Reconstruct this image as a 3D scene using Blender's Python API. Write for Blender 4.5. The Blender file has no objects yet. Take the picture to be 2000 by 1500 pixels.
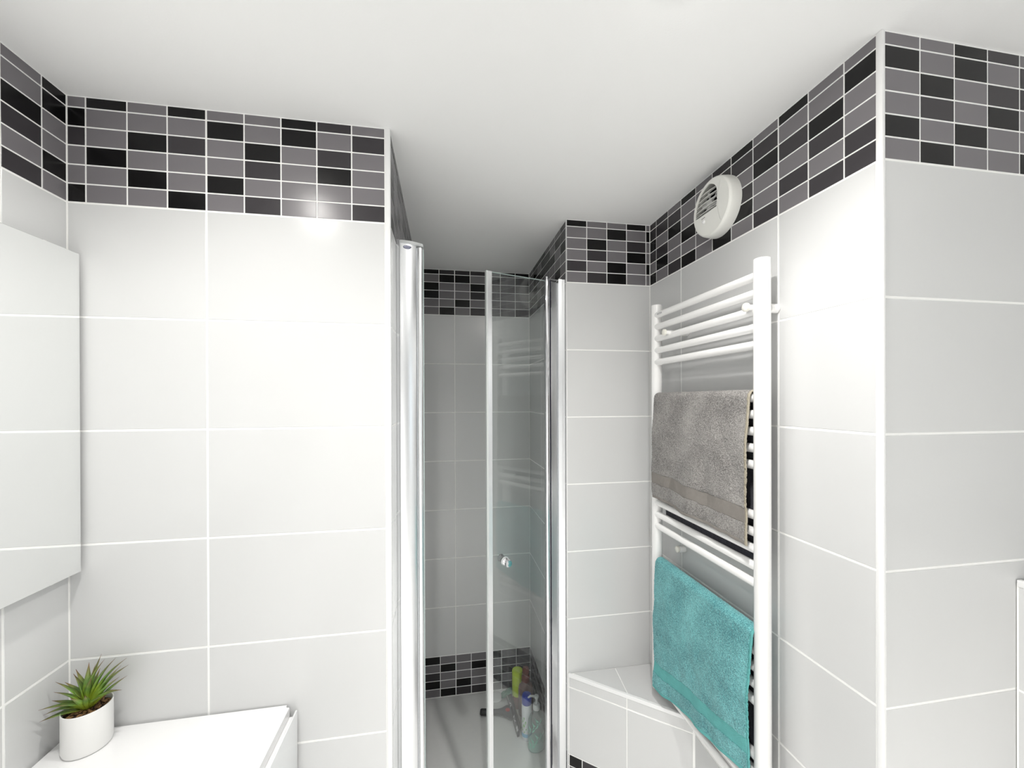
import bpy, bmesh, math, random
import numpy as np
from mathutils import Vector, Matrix, noise
C = bpy.context.scene.collection
sc = bpy.context.scene
CZ = 1.62                       # camera height above the floor

# ------------------------------------------------------------------ camera
F, YAW, PIT, ROL = 785.1251, .1689, -.0021, -.0032
cy, sy = math.cos(YAW), math.sin(YAW); cp, sp = math.cos(PIT), math.sin(PIT); cr, sr = math.cos(ROL), math.sin(ROL)
rt = Vector((cy, -sy, 0)); fw = Vector((sy*cp, cy*cp, sp)); up = Vector((-sy*sp, -cy*sp, cp))
rt2 = rt*cr + up*sr; up2 = up*cr - rt*sr
cd = bpy.data.cameras.new('camera'); cam = bpy.data.objects.new('camera', cd); C.objects.link(cam)
M = Matrix.Identity(4)
for i in range(3):
    M[i][0] = rt2[i]; M[i][1] = up2[i]; M[i][2] = -fw[i]
M[2][3] = CZ
cam.matrix_world = M
cd.sensor_width = 36; cd.lens = F/2000*36; cd.shift_y = 31.93/2000; cd.clip_start = .02
sc.camera = cam

# ------------------------------------------------------------------ world, exposure
w = bpy.data.worlds.new('world'); sc.world = w; w.use_nodes = True
w.node_tree.nodes['Background'].inputs[0].default_value = (.86, .93, 1, 1)      # even overcast daylight, reaches the room through the window
w.node_tree.nodes['Background'].inputs[1].default_value = .8
sc.view_settings.view_transform = 'Standard'; sc.view_settings.look = 'None'
sc.view_settings.gamma = 1; sc.view_settings.use_curve_mapping = False
sc.view_settings.exposure = 1.04
LAMPS = [(.375, .575, .31, 142), (-.43, .575, .17, 145), (.02, -1.1, 3.0, 126)]      # x, y, relative output
LAMP_STRENGTH = 130
SPOT_POWER = 60

# ------------------------------------------------------------------ materials
def mat(name, col, rough=.5, metal=0., noise_amt=0., scale=20., bump=0., bscale=200., spec=.5, coat=0., sss=0.):
    m = bpy.data.materials.new(name); m.use_nodes = True
    nt = m.node_tree; b = nt.nodes['Principled BSDF']
    b.inputs['Roughness'].default_value = rough; b.inputs['Metallic'].default_value = metal
    b.inputs['Specular IOR Level'].default_value = spec; b.inputs['Coat Weight'].default_value = coat
    tc = nt.nodes.new('ShaderNodeTexCoord')
    n = nt.nodes.new('ShaderNodeTexNoise'); n.inputs['Scale'].default_value = scale; n.inputs['Detail'].default_value = 4
    nt.links.new(tc.outputs['Object'], n.inputs['Vector'])
    r = nt.nodes.new('ShaderNodeMix'); r.data_type = 'RGBA'
    a = [max(0, c*(1-noise_amt)) for c in col]; e = [min(1, c*(1+noise_amt)) for c in col]
    r.inputs[6].default_value = (*a, 1); r.inputs[7].default_value = (*e, 1)
    nt.links.new(n.outputs['Fac'], r.inputs[0]); nt.links.new(r.outputs[2], b.inputs['Base Color'])
    if bump:
        n2 = nt.nodes.new('ShaderNodeTexNoise'); n2.inputs['Scale'].default_value = bscale; n2.inputs['Detail'].default_value = 3
        nt.links.new(tc.outputs['Object'], n2.inputs['Vector'])
        bp = nt.nodes.new('ShaderNodeBump'); bp.inputs['Strength'].default_value = bump; bp.inputs['Distance'].default_value = .001
        nt.links.new(n2.outputs['Fac'], bp.inputs['Height']); nt.links.new(bp.outputs['Normal'], b.inputs['Normal'])
    return m

def glass(name, tint, extra=0.0):
    m = bpy.data.materials.new(name); m.use_nodes = True; nt = m.node_tree; nt.nodes.clear()
    out = nt.nodes.new('ShaderNodeOutputMaterial'); tr = nt.nodes.new('ShaderNodeBsdfTransparent'); tr.inputs[0].default_value = (*tint, 1)
    gl = nt.nodes.new('ShaderNodeBsdfGlossy'); gl.inputs['Roughness'].default_value = .015
    fr = nt.nodes.new('ShaderNodeFresnel'); geo = nt.nodes.new('ShaderNodeNewGeometry')
    mx = nt.nodes.new('ShaderNodeMix'); mx.inputs[2].default_value = 1.6; mx.inputs[3].default_value = 1/1.6
    nt.links.new(geo.outputs['Backfacing'], mx.inputs[0]); nt.links.new(mx.outputs[0], fr.inputs['IOR'])
    ms = nt.nodes.new('ShaderNodeMixShader'); nt.links.new(fr.outputs[0], ms.inputs[0])
    nt.links.new(tr.outputs[0], ms.inputs[1]); nt.links.new(gl.outputs[0], ms.inputs[2])
    if extra:      # a little limescale film
        df = nt.nodes.new('ShaderNodeBsdfDiffuse'); df.inputs[0].default_value = (.8, .83, .85, 1)
        nz = nt.nodes.new('ShaderNodeTexNoise'); nz.inputs['Scale'].default_value = 9; nz.inputs['Detail'].default_value = 8
        tc = nt.nodes.new('ShaderNodeTexCoord'); nt.links.new(tc.outputs['Object'], nz.inputs['Vector'])
        mm = nt.nodes.new('ShaderNodeMath'); mm.operation = 'MULTIPLY'; mm.inputs[1].default_value = extra*2
        nt.links.new(nz.outputs['Fac'], mm.inputs[0])
        m2 = nt.nodes.new('ShaderNodeMixShader'); nt.links.new(mm.outputs[0], m2.inputs[0])
        nt.links.new(ms.outputs[0], m2.inputs[1]); nt.links.new(df.outputs[0], m2.inputs[2]); ms = m2
    nt.links.new(ms.outputs[0], out.inputs[0]); return m

G = {}
G['ceiling'] = mat('ceiling_paint', (.94, .94, .935), .75, bump=.15, bscale=300)
G['grout'] = mat('grout', (.95, .95, .93), .7, noise_amt=.02)
G['tile'] = mat('grey_tile', (.665, .668, .667), .2, noise_amt=.012, scale=6, bump=.03, bscale=90)
G['L'] = mat('mosaic_mid_grey', (.19, .18, .19), .24, noise_amt=.03, bump=.05, bscale=120, spec=.28)
G['M'] = mat('mosaic_dark_grey', (.045, .041, .045), .24, noise_amt=.03, bump=.05, bscale=120, spec=.28)
G['K'] = mat('mosaic_near_black', (.006, .0055, .006), .24, noise_amt=.03, bump=.05, bscale=120, spec=.28)
G['trim'] = mat('white_plastic_trim', (.88, .88, .88), .3)
G['floor'] = mat('floor_tile', (.88, .875, .86), .4, noise_amt=.05)
G['paint'] = mat('radiator_white', (.95, .945, .935), .26, coat=.3)
G['cap'] = mat('cream_plastic', (.84, .82, .75), .4)
G['fan'] = mat('fan_plastic', (.88, .88, .84), .4)
G['fandark'] = mat('fan_inner', (.9, .9, .89), .5)
G['alu'] = mat('polished_aluminium', (.86, .87, .885), .27, 1., noise_amt=.02)
G['chrome'] = mat('chrome', (.8, .8, .82), .05, 1.)
G['seal'] = mat('clear_seal', (.62, .65, .64), .3)
G['darkseal'] = mat('dark_gasket', (.03, .03, .05), .4)
G['glass'] = glass('shower_glass', (.955, .975, .97), .012)
G['glass0'] = glass('window_glass', (.95, .96, .95), 0)
G['glassedge'] = mat('glass_edge', (.50, .60, .58), .1)
G['white_gloss'] = mat('white_gloss', (.86, .86, .86), .16, coat=.3)
G['door_gloss'] = mat('vanity_gloss', (.80, .81, .82), .08, coat=.6)
G['pot'] = mat('pot_ceramic', (.86, .855, .84), .4, noise_amt=.02)
G['soil'] = mat('soil', (.035, .02, .012), .9, noise_amt=.5, scale=200)
G['bark'] = mat('bark_chips', (.2, .11, .045), .8, noise_amt=.8, scale=120)
G['tray'] = mat('tray_acrylic', (.88, .88, .87), .45, noise_amt=.02, scale=60, bump=.35, bscale=500)
G['mirrorback'] = mat('mirror_backing', (.35, .37, .38), .5)
mm_ = mat('mirror_silver', (.94, .95, .945), .0, 1.); G['mirror'] = mm_
G['black'] = mat('black_plastic', (.012, .012, .014), .3)
G['dkgrey'] = mat('dark_grey_plastic', (.06, .06, .065), .3)
G['red'] = mat('red_plastic', (.45, .03, .03), .4)
G['lime'] = mat('lime_plastic', (.55, .72, .03), .35)
G['blue'] = mat('blue_plastic', (.005, .03, .35), .3)
G['canwhite'] = mat('can_white', (.75, .77, .8), .3)
G['green'] = mat('green_print', (.14, .42, .08), .4)
G['bluepr'] = mat('pale_blue_print', (.25, .5, .7), .4)
G['brown'] = mat('brown_plastic', (.20, .05, .035), .25, noise_amt=.2)
G['brownlight'] = mat('pink_brown_plastic', (.22, .13, .11), .3, noise_amt=.2)
G['bottle'] = glass('clear_bottle', (.78, .88, .86), .05)
G['mint'] = mat('mint_print', (.25, .62, .48), .5)
G['pump'] = mat('pump_grey', (.6, .62, .62), .3)
G['cloth'] = mat('green_cloth', (.12, .27, .2), .9, noise_amt=.3, scale=300, bump=1, bscale=900)
G['print'] = mat('grey_print', (.2, .2, .22), .5)

def emit(name, col, s):
    m = bpy.data.materials.new(name); m.use_nodes = True; nt = m.node_tree; nt.nodes.clear()
    o = nt.nodes.new('ShaderNodeOutputMaterial'); e = nt.nodes.new('ShaderNodeEmission')
    e.inputs[0].default_value = (*col, 1); e.inputs[1].default_value = s; nt.links.new(e.outputs[0], o.inputs[0]); return m

def terry(name, dark, light, scale=420):
    m = bpy.data.materials.new(name); m.use_nodes = True; nt = m.node_tree; b = nt.nodes['Principled BSDF']
    b.inputs['Roughness'].default_value = .95; b.inputs['Specular IOR Level'].default_value = .1
    b.inputs['Sheen Weight'].default_value = .25; b.inputs['Sheen Roughness'].default_value = .6
    tc = nt.nodes.new('ShaderNodeTexCoord')
    n = nt.nodes.new('ShaderNodeTexNoise'); n.inputs['Scale'].default_value = scale; n.inputs['Detail'].default_value = 3; n.inputs['Roughness'].default_value = .6
    n3 = nt.nodes.new('ShaderNodeTexNoise'); n3.inputs['Scale'].default_value = 14; n3.inputs['Detail'].default_value = 3
    nt.links.new(tc.outputs['Object'], n.inputs['Vector']); nt.links.new(tc.outputs['Object'], n3.inputs['Vector'])
    ad = nt.nodes.new('ShaderNodeMath'); ad.operation = 'MULTIPLY_ADD'; ad.inputs[1].default_value = .35
    nt.links.new(n3.outputs['Fac'], ad.inputs[0]); nt.links.new(n.outputs['Fac'], ad.inputs[2])
    cr_ = nt.nodes.new('ShaderNodeValToRGB'); cr_.color_ramp.elements[0].position = .5; cr_.color_ramp.elements[1].position = .82
    cr_.color_ramp.elements[0].color = (*dark, 1); cr_.color_ramp.elements[1].color = (*light, 1)
    nt.links.new(ad.outputs[0], cr_.inputs[0]); nt.links.new(cr_.outputs[0], b.inputs['Base Color'])
    bp = nt.nodes.new('ShaderNodeBump'); bp.inputs['Strength'].default_value = .9; bp.inputs['Distance'].default_value = .002
    nt.links.new(n.outputs['Fac'], bp.inputs['Height']); nt.links.new(bp.outputs['Normal'], b.inputs['Normal'])
    return m
def woven(name, col):
    m = mat(name, col, .85, noise_amt=.12, scale=90, spec=.2); nt = m.node_tree; b = nt.nodes['Principled BSDF']
    wv = nt.nodes.new('ShaderNodeTexWave'); wv.bands_direction = 'DIAGONAL'; wv.inputs['Scale'].default_value = 260
    tc = nt.nodes.new('ShaderNodeTexCoord'); nt.links.new(tc.outputs['Object'], wv.inputs['Vector'])
    bp = nt.nodes.new('ShaderNodeBump'); bp.inputs['Strength'].default_value = .4; bp.inputs['Distance'].default_value = .001
    nt.links.new(wv.outputs['Fac'], bp.inputs['Height']); nt.links.new(bp.outputs['Normal'], b.inputs['Normal']); return m
G['terry_grey'] = terry('terry_grey', (.09, .083, .08), (.44, .42, .40))
G['woven_grey'] = woven('woven_grey', (.27, .25, .23))
G['hem_beige'] = woven('hem_beige', (.42, .38, .30))
G['terry_teal'] = terry('terry_teal', (.02, .17, .20), (.24, .64, .65))
G['woven_teal'] = woven('woven_teal', (.14, .45, .44))
G['terry_navy'] = terry('terry_navy', (.006, .007, .014), (.03, .03, .05))

# ------------------------------------------------------------------ helpers
def P(x, y, z): return Vector((x, y, z+CZ))            # z measured from camera height
def link(name, me, m=None, parent=None):
    o = bpy.data.objects.new(name, me); C.objects.link(o)
    if m and me is not None: me.materials.append(m)
    if parent: o.parent = parent
    return o
def obj(name, bm, m, parent=None, smooth=False):
    bmesh.ops.recalc_face_normals(bm, faces=bm.faces[:])
    me = bpy.data.meshes.new(name); bm.to_mesh(me); bm.free()
    if smooth:
        me.polygons.foreach_set('use_smooth', [True]*len(me.polygons))
        try: me.set_sharp_from_angle(angle=math.radians(40))
        except Exception: pass
    return link(name, me, m, parent)
def thing(name, label, cat, loc=(0, 0, 0), group=None):
    o = bpy.data.objects.new(name, None); C.objects.link(o); o.location = loc; o.empty_display_size = .05
    o['label'] = label; o['category'] = cat
    if group: o['group'] = group
    return o
def tag(o, label, cat, group=None):
    o['label'] = label; o['category'] = cat
    if group: o['group'] = group
    return o
def box(bm, a, b, bev=0, seg=2):
    a = Vector(a); b = Vector(b)
    r = bmesh.ops.create_cube(bm, size=1); vs = r['verts']
    for v in vs: v.co = Vector(((a[i]+b[i])/2 + v.co[i]*abs(b[i]-a[i])) for i in range(3))
    if bev:
        es = list({e for v in vs for e in v.link_edges})
        bmesh.ops.bevel(bm, geom=es, offset=bev, segments=seg, affect='EDGES', profile=.5)
def cyl(bm, a, b, r1, r2=None, seg=24, caps=True):
    a = Vector(a); b = Vector(b); r2 = r1 if r2 is None else r2
    d = b-a; q = d.to_track_quat('Z', 'Y'); n = bmesh.ops.create_cone(bm, cap_ends=caps, segments=seg, radius1=r1, radius2=r2, depth=d.length)
    mt = Matrix.Translation((a+b)/2) @ q.to_matrix().to_4x4()
    bmesh.ops.transform(bm, matrix=mt, verts=n['verts'])
def lathe(bm, prof, c=(0, 0, 0), seg=32, sx=1, sy_=1, rot=0, axis=None):
    rings = []
    q = Vector(axis).to_track_quat('Z', 'Y').to_matrix() if axis else Matrix.Identity(3)
    cr2, sr2 = math.cos(rot), math.sin(rot)
    for r, z in prof:
        ring = []
        for k in range(seg):
            t = 2*math.pi*k/seg; x = math.cos(t)*r*sx; y = math.sin(t)*r*sy_
            v = q @ Vector((x*cr2-y*sr2, x*sr2+y*cr2, z)); ring.append(bm.verts.new(v+Vector(c)))
        rings.append(ring)
    for i in range(len(rings)-1):
        for k in range(seg):
            bm.faces.new((rings[i][k], rings[i][(k+1) % seg], rings[i+1][(k+1) % seg], rings[i+1][k]))
    if prof[0][0] > 1e-6: bm.faces.new(rings[0][::-1])
    if prof[-1][0] > 1e-6: bm.faces.new(rings[-1])
def prism(bm, pts, z0, z1, bev=0):
    lo = [bm.verts.new((x, y, z0)) for x, y in pts]; hi = [bm.verts.new((x, y, z1)) for x, y in pts]
    n = len(pts); fs = [bm.faces.new(lo[::-1]), bm.faces.new(hi)]
    for i in range(n): fs.append(bm.faces.new((lo[i], lo[(i+1) % n], hi[(i+1) % n], hi[i])))
    if bev:
        bmesh.ops.bevel(bm, geom=[e for e in fs[1].edges], offset=bev, segments=3, affect='EDGES')
def structure(o): o['kind'] = 'structure'; return o
def slab(name, a, b, m=None):
    bm = bmesh.new(); box(bm, a, b); return structure(obj(name, bm, m or G['grout']))

# ------------------------------------------------------------------ room geometry from the camera solve (x right, y away, z from camera height)
H = .2525; CW = .08; ZB = .4385; ZC = .674; h6 = H/6
YB, XA, XB0, YC, XC, XR = 1.0375, -.8153, -.5398, 1.449, .4554, .792
YR0, YD, YE, XE0, XD0, YR1, XG = .8426, .6113, 2.1116, .0594, .7978, .621, -.1297
ZF = -CZ; G0 = .0007      # grout face lies this far behind the tile face
ZT = ZB-7*H-5*h6          # shower tray level

T_CACHE = {}
def tile_mesh(w_, h_, key):
    k = (round(w_, 4), round(h_, 4), key)
    if k in T_CACHE: return T_CACHE[k]
    c = .0009 if key == 'tile' else .0006; d = .006
    w2, h2 = w_/2, h_/2
    v = []
    for (a, b, z) in ((w2-c, h2-c, 0), (w2, h2, -c), (w2, h2, -d)):
        v += [(-a, -b, z), (a, -b, z), (a, b, z), (-a, b, z)]
    f = [(0, 1, 2, 3), (11, 10, 9, 8)]
    for r in (0, 4):
        for i in range(4):
            j = (i+1) % 4; f.append((r+i, r+4+i, r+4+j, r+j))
    me = bpy.data.meshes.new('tile' if key == 'tile' else 'mosaic_tile'); me.from_pydata(v, [], f)
    me.materials.append(G[key]); T_CACHE[k] = me; return me
rnd = random.Random(5)
def place_tile(wall, org, sdir, nrm, s0, s1, z0, z1, key):
    me = tile_mesh(s1-s0, z1-z0, key)
    o = bpy.data.objects.new('tile' if key == 'tile' else 'mosaic_tile', me); C.objects.link(o)
    sd = Vector(sdir); n = Vector(nrm); u = Vector((0, 0, 1)); xs = sd if sd.cross(u).dot(n) > 0 else -sd
    c = Vector(org)+sd*((s0+s1)/2); c.z = (z0+z1)/2+CZ
    # every tile sits a hair differently
    a, b = (rnd.uniform(-.0006, .0006), rnd.uniform(-.0006, .0006)) if key == 'tile' else (rnd.uniform(-.0012, .0012), rnd.uniform(-.0012, .0012))
    R_ = Matrix((xs, u, n)).transposed() @ Matrix.Rotation(a, 3, 'X') @ Matrix.Rotation(b, 3, 'Y')
    mt = R_.to_4x4(); mt.translation = c
    o.parent = wall; o.matrix_world = mt
    return o
def dress(wall, org, sdir, nrm, L, sj, tables=None, seed=1, ztop=ZC, zlow=ZF, low_band=True, top_band=True, big=.4, partial_from=0):
    """org: point where s=0; sj: s of one big joint; tables: (start column index, rows) for the top band."""
    g = .004; gm = .003; r = random.Random(seed)
    def pieces(pitch, gap_bold, gap, every):
        k0 = math.floor((0-sj)/pitch)-1; out = []; k = k0
        while sj+k*pitch < L:
            a, b = sj+k*pitch, sj+(k+1)*pitch
            ga = gap_bold if k % every == 0 else gap; gb = gap_bold if (k+1) % every == 0 else gap
            a2, b2 = max(a+ga/2, .0015), min(b-gb/2, L-.0015)
            if b2-a2 > .004: out.append((k, a2, b2))
            k += 1
        return out
    bigs = pieces(big, g, g, 1); cols = pieces(CW, g, gm, 5)
    def rows_band(z_top, nrow, tab, ztl=None):
        for ci, (k, a, b) in enumerate(cols):
            for i in range(nrow):
                if ztl is not None and i == 0:
                    z1 = ztl-.002; z0 = ZB+5*h6+gm/2
                elif ztl is not None:
                    z1 = ZB+(6-i)*h6-gm/2; z0 = ZB+(5-i)*h6+(g/2 if i == nrow-1 else gm/2)
                else:
                    z1 = z_top-i*h6-(g/2 if i == 0 else gm/2); z0 = z_top-(i+1)*h6+gm/2
                    z0 = max(z0, zlow+.001)
                    if z1-z0 < .004: continue
                key = None
                if tab:
                    c0, rows = tab
                    j = k-c0
                    if 0 <= j < len(rows[0]) and i < len(rows): key = rows[i][j]
                if key is None: key = r.choice('LLLLMMKK')
                place_tile(wall, org, sdir, nrm, a, b, z0, z1, key)
    if top_band: rows_band(ZB+6*h6, 6, (tables or {}).get('top'), ztop)
    zt = ZB; k = 0
    while True:
        z1 = ZB-k*H; z0 = z1-H
        if low_band and k == 7:
            rows_band(z1, 6, (tables or {}).get('low')); z1 -= H; z0 = z1-H; break
        if z1-g/2 <= zlow+.01: break
        for (_, a, b) in bigs: place_tile(wall, org, sdir, nrm, a, b, max(z0, zlow)+g/2, z1-g/2, 'tile')
        k += 1
def T(s): return s.split()

# big envelope
slab('floor', (-1, -2.0, -.1), (1.8, 2.3, 0), G['floor'])
slab('ceiling', (-1, -2.0, CZ+ZC), (1.8, 2.3, CZ+ZC+.1), G['ceiling'])
z0_, z1_ = 0, CZ+ZC
wall_left = slab('wall_left', (XA-.1, -1.9, z0_), (XA-G0, YB+G0, z1_))
wall_back = slab('wall_back', (XA-.1, YB+G0, z0_), (XG-G0, YB+.1, z1_))
wall_shower_left = slab('wall_shower_left', (XG-.1, YB+.1, z0_), (XG-G0, YE+G0, z1_))
wall_shower_back = slab('wall_shower_back', (XG-.1, YE+G0, z0_), (XC+.1, YE+.1, z1_))
wall_shower_right = slab('wall_shower_right', (XC+G0, YC+.1, z0_), (XC+.1, YE+G0, z1_))
wall_alcove = slab('wall_alcove', (XC+G0, YC+G0, z0_), (XR+G0, YC+.1, z1_))
wall_right = slab('wall_right', (XR+G0, YD+G0, z0_), (XR+.1, YC+.1, z1_))
wall_front = slab('wall_front', (XR+.1, YD+G0, z0_), (1.7, YD+.1, z1_))
wf = slab('wall_far_right', (1.7, -1.9, z0_), (1.8, YD+.1, CZ-.60), G['tile'])
WY0, WY1, WZ0, WZ1 = -1.3, -.25, CZ-.60, CZ+.45
for a_, b_ in (((1.7, -1.9, WZ0), (1.8, WY0, z1_)), ((1.7, WY1, WZ0), (1.8, YD+.1, z1_)), ((1.7, WY0, WZ1), (1.8, WY1, z1_))):
    bm = bmesh.new(); box(bm, a_, b_); obj('wall_panel', bm, G['tile'], wf)
bm = bmesh.new()
for a_, b_ in (((1.74, WY0, WZ0), (1.79, WY0+.05, WZ1)), ((1.74, WY1-.05, WZ0), (1.79, WY1, WZ1)), ((1.74, WY0, WZ0), (1.79, WY1, WZ0+.05)), ((1.74, WY0, WZ1-.05), (1.79, WY1, WZ1)), ((1.745, -.8, WZ0), (1.785, -.75, WZ1))): box(bm, a_, b_)
win = structure(obj('window_1', bm, G['trim']))
bm = bmesh.new(); box(bm, (1.76, WY0+.045, WZ0+.045), (1.766, WY1-.045, WZ1-.045)); obj('pane', bm, G['glass0'], win)
slab('wall_behind', (XA-.1, -2.0, z0_), (1.8, -1.9, z1_), G['tile'])

B_rows = [T('L K L K L L K M L'), T('K L L L K L K L M'), T('M L K M L K L M L'), T('L K L L L M L K L'), T('L L K L K L L L L'), T('K L L K L M L L M')]
dress(wall_back, (XA, YB, 0), (1, 0, 0), (0, -1, 0), -.1413-XA, XB0-XA, {'top': (-4, B_rows)}, 2)
# the left wall, s from the corner towards the room
A_rows = [T('K L M L M K'), T('K L M K L L'), T('L K M L M K'), T('L M L L K L'), T('K L M K L M'), T('L M L M L K')]
dress(wall_left, (XA, YB, 0), (0, -1, 0), (1, 0, 0), 2.2, YB-.9024, {'top': (-2, A_rows)}, 3)
C_rows = [T('K L L K L'), T('L L K L K'), T('L K L M L'), T('L M L K L'), T('M L K L K'), T('L M K L L')]
dress(wall_alcove, (XC, YC, 0), (1, 0, 0), (0, -1, 0), XR-XC, 0, {'top': (0, C_rows)}, 4, zlow=ZF)
# right wall, s from the alcove corner towards the camera; bold joint at YR0
R_rows = [T('M M L K L M K L K L L L'), T('M M M L L M M M L L K L'), T('K L K L L L L K L L L L'), T('M M L K M M M L L L M L')]
R_rows = [T('M M L K L M K L K L L'), T('M M M L L M M M L L K'), T('K L K L L L L K M K L'), T('M M L K M L M L L M L'), T('L K L L L M K L M L M'), T('K L M K L K L M L M M')]
dress(wall_right, (XR, YC, 0), (0, -1, 0), (-1, 0, 0), YC-YR1, YC-(YR0+.4), {'top': (-3, R_rows)}, 5)
D_rows = [T('L L K M L'), T('K L K L M'), T('L K L M M'), T('L M L K L'), T('K L K L L'), T('L K L L K')]
dress(wall_front, (XD0, YD, 0), (1, 0, 0), (0, -1, 0), 1.7-XD0, 0, {'top': (0, D_rows)}, 6)
E_rows = [T('K L K K L M K K'), T('L K L L L K L L'), T('K L K L K L M L'), T('K L L M L L L L'), T('L L K L L M L M'), T('L K L M L L K L')]
E_top = [T('K M M M L K K'), T('L K K L M L M'), T('K L L K L L L'), T('K L L M L L L'), T('L L K L L L L'), T('L K L M L L M')]
E_low = [T('K L L L K L M'), T('L K L K L M M'), T('M L L L L K K'), T('K L K L M L M'), T('L K M M L K M')]
dress(wall_shower_back, (XG, YE, 0), (1, 0, 0), (0, -1, 0), XC-XG, XE0-XG, {'top': (-2, E_top), 'low': (-2, E_low)}, 7, zlow=ZT)
dress(wall_shower_right, (XC, YE, 0), (0, -1, 0), (-1, 0, 0), YE-YC, YE-1.85, {}, 8, zlow=ZT)
dress(wall_shower_left, (XG, YE, 0), (0, -1, 0), (1, 0, 0), YE-YB, YE-1.85, {}, 9, zlow=ZT)

# white corner and edge trims
def trimbox(n, a, b, bev=.0015):
    bm = bmesh.new(); box(bm, a, b, bev); return structure(obj('trim_%d' % n, bm, G['trim'], None, True))
e = .0012
trimbox(1, P(-.1413, YB-e, ZF), P(XG+e, YB+.012, ZC))
trimbox(2, P(XC-e, YC-e, ZF), P(XC+.0012, YC+.010, ZC))
trimbox(3, P(XR-e, YD-e, ZF), P(XD0, YR1, ZC))
# boxed-in corner under the radiator (triangular ledge)
LZ = -1.0275
pA = Vector((XC+.002, YC-.0015)); dr = Vector((.2935, -.244)).normalized(); Ld = (XR-pA.x)/dr.x; pB = pA+dr*Ld
nr2 = Vector((-dr.y, dr.x)); nr2 = -nr2 if nr2.y > 0 else nr2       # outward, to the room
q0 = pA - nr2*.0009; q1 = pB - nr2*.0009
bm = bmesh.new(); prism(bm, [tuple(q0), tuple(q1), (XR-.0015, YC-.0015)], 0, CZ+LZ-.0009)
corner_box = structure(obj('wall_corner_box', bm, G['grout']))
org = (pA.x, pA.y, 0)
def ledge_face(s0, s1, z0, z1, key): place_tile(corner_box, org, (dr.x, dr.y, 0), (nr2.x, nr2.y, 0), s0, s1, z0, z1, key)
jts = [.002, .2173, .4287, Ld-.002]
for i in range(3):
    a, b = jts[i]+.0015, jts[i+1]-.0015
    if b-a > .01:
        for (z0, z1) in ((ZB-6*H+.002, LZ-.013), (ZB-7*H+.002, ZB-6*H-.002)): ledge_face(a, b, z0, z1, 'tile')
s = .004; k = 0; lt = 'K M L L K L M L K L L K'.split()
while s < Ld-.01:
    s1 = min(.055+k*CW, Ld-.002)
    for i in range(4):
        ledge_face(s, s1-.003, ZB-7*H-(i+1)*h6+.0015, ZB-7*H-i*h6-.0015, lt[(k+i*5) % 12])
    s = s1; k += 1
# tiles on top of the ledge
def poly_tile(pts, z0, z1, parent):
    bm = bmesh.new(); prism(bm, pts, z0, z1, .0006); return obj('tile', bm, G['tile'], parent)
tp = pA+dr*.2173; back = Vector((tp.x+.019, YC-.003))
in_ = -nr2*.009
poly_tile([tuple(pA+in_*1.2+dr*.018), tuple(tp+in_-dr*.0015), (back.x-.0015, YC-.003), (pA.x+.03, YC-.003)], CZ+LZ-.003, CZ+LZ, corner_box)
poly_tile([tuple(tp+in_+dr*.0015), tuple(pB+in_-dr*.016), (XR-.003, YC-.003), (back.x+.0015, YC-.003)], CZ+LZ-.003, CZ+LZ, corner_box)
bm = bmesh.new(); a = pA+nr2*.0015; b = pB+nr2*.0015; c_ = pB-nr2*.007; d_ = pA-nr2*.007
prism(bm, [tuple(a), tuple(b), tuple(c_), tuple(d_)], CZ+LZ-.012, CZ+LZ+.0008, .001)
structure(obj('trim_4', bm, G['trim']))
# boxed ledge on the far right in front of wall_front
XL = 1.1065; ZL = -.357
ledge = slab('wall_right_box', P(XL+G0, .15, ZF), P(1.7, YD-.001, ZL-.006))
dress(ledge, (XL, YD-.002, 0), (0, -1, 0), (-1, 0, 0), YD-.15, -.02, {}, 11, zlow=ZF, top_band=False, low_band=False) if False else None
g = .004
for (z0, z1) in ((ZB-4*H+g/2, ZL-.013), (ZB-5*H+g/2, ZB-4*H-g/2), (ZB-6*H+g/2, ZB-5*H-g/2), (ZB-7*H+g/2, ZB-6*H-g/2), (ZF, ZB-7*H-g/2)):
    for (s0, s1) in ((.004, .28), (.284, YD-.155)): place_tile(ledge, (XL, YD, 0), (0, -1, 0), (-1, 0, 0), s0, s1, z0, z1, 'tile')
for (s0, s1) in ((.011, .3), (.304, .58)):
    bm = bmesh.new(); box(bm, P(XL+s0, .16, ZL-.006), P(XL+s1, YD-.004, ZL)); obj('tile', bm, G['tile'], ledge)
trimbox(5, P(XL-e, .15, ZL-.012), P(XL+.010, YD-.002, ZL+.0008), .001)

# ------------------------------------------------------------------ ceiling lights
lampm = emit('lamp_glow', (1, .975, .93), LAMP_STRENGTH)
lab = ['round recessed spotlight in the ceiling in front of the towel radiator', 'round recessed spotlight in the ceiling above the vanity top',
       'round recessed spotlight in the ceiling behind the camera']
for i, (x, y, k, ang) in enumerate(LAMPS):
    t = thing('ceiling_light', lab[i], 'light', P(x, y, ZC), 'recessed ceiling spotlights')
    bm = bmesh.new(); lathe(bm, [(.029, -.001), (.031, -.004), (.038, -.003), (.0405, 0), (.029, 0)], seg=48); obj('bezel', bm, G['trim'], t, True)
    bm = bmesh.new(); R0 = .028; lathe(bm, [(R0, -.0012), (R0*.95, -.0035), (R0*.8, -.0052), (R0*.5, -.0065), (.0001, -.007)], seg=32)
    obj('lamp', bm, lampm, t, True)
    ld = bpy.data.lights.new('beam', 'SPOT'); ld.energy = SPOT_POWER*k; ld.color = (1, .985, .96); ld.shadow_soft_size = .026
    ld.spot_size = math.radians(ang); ld.spot_blend = 1.0
    lo = bpy.data.objects.new('beam', ld); C.objects.link(lo); lo.parent = t; lo.location = (0, 0, -.012)

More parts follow.
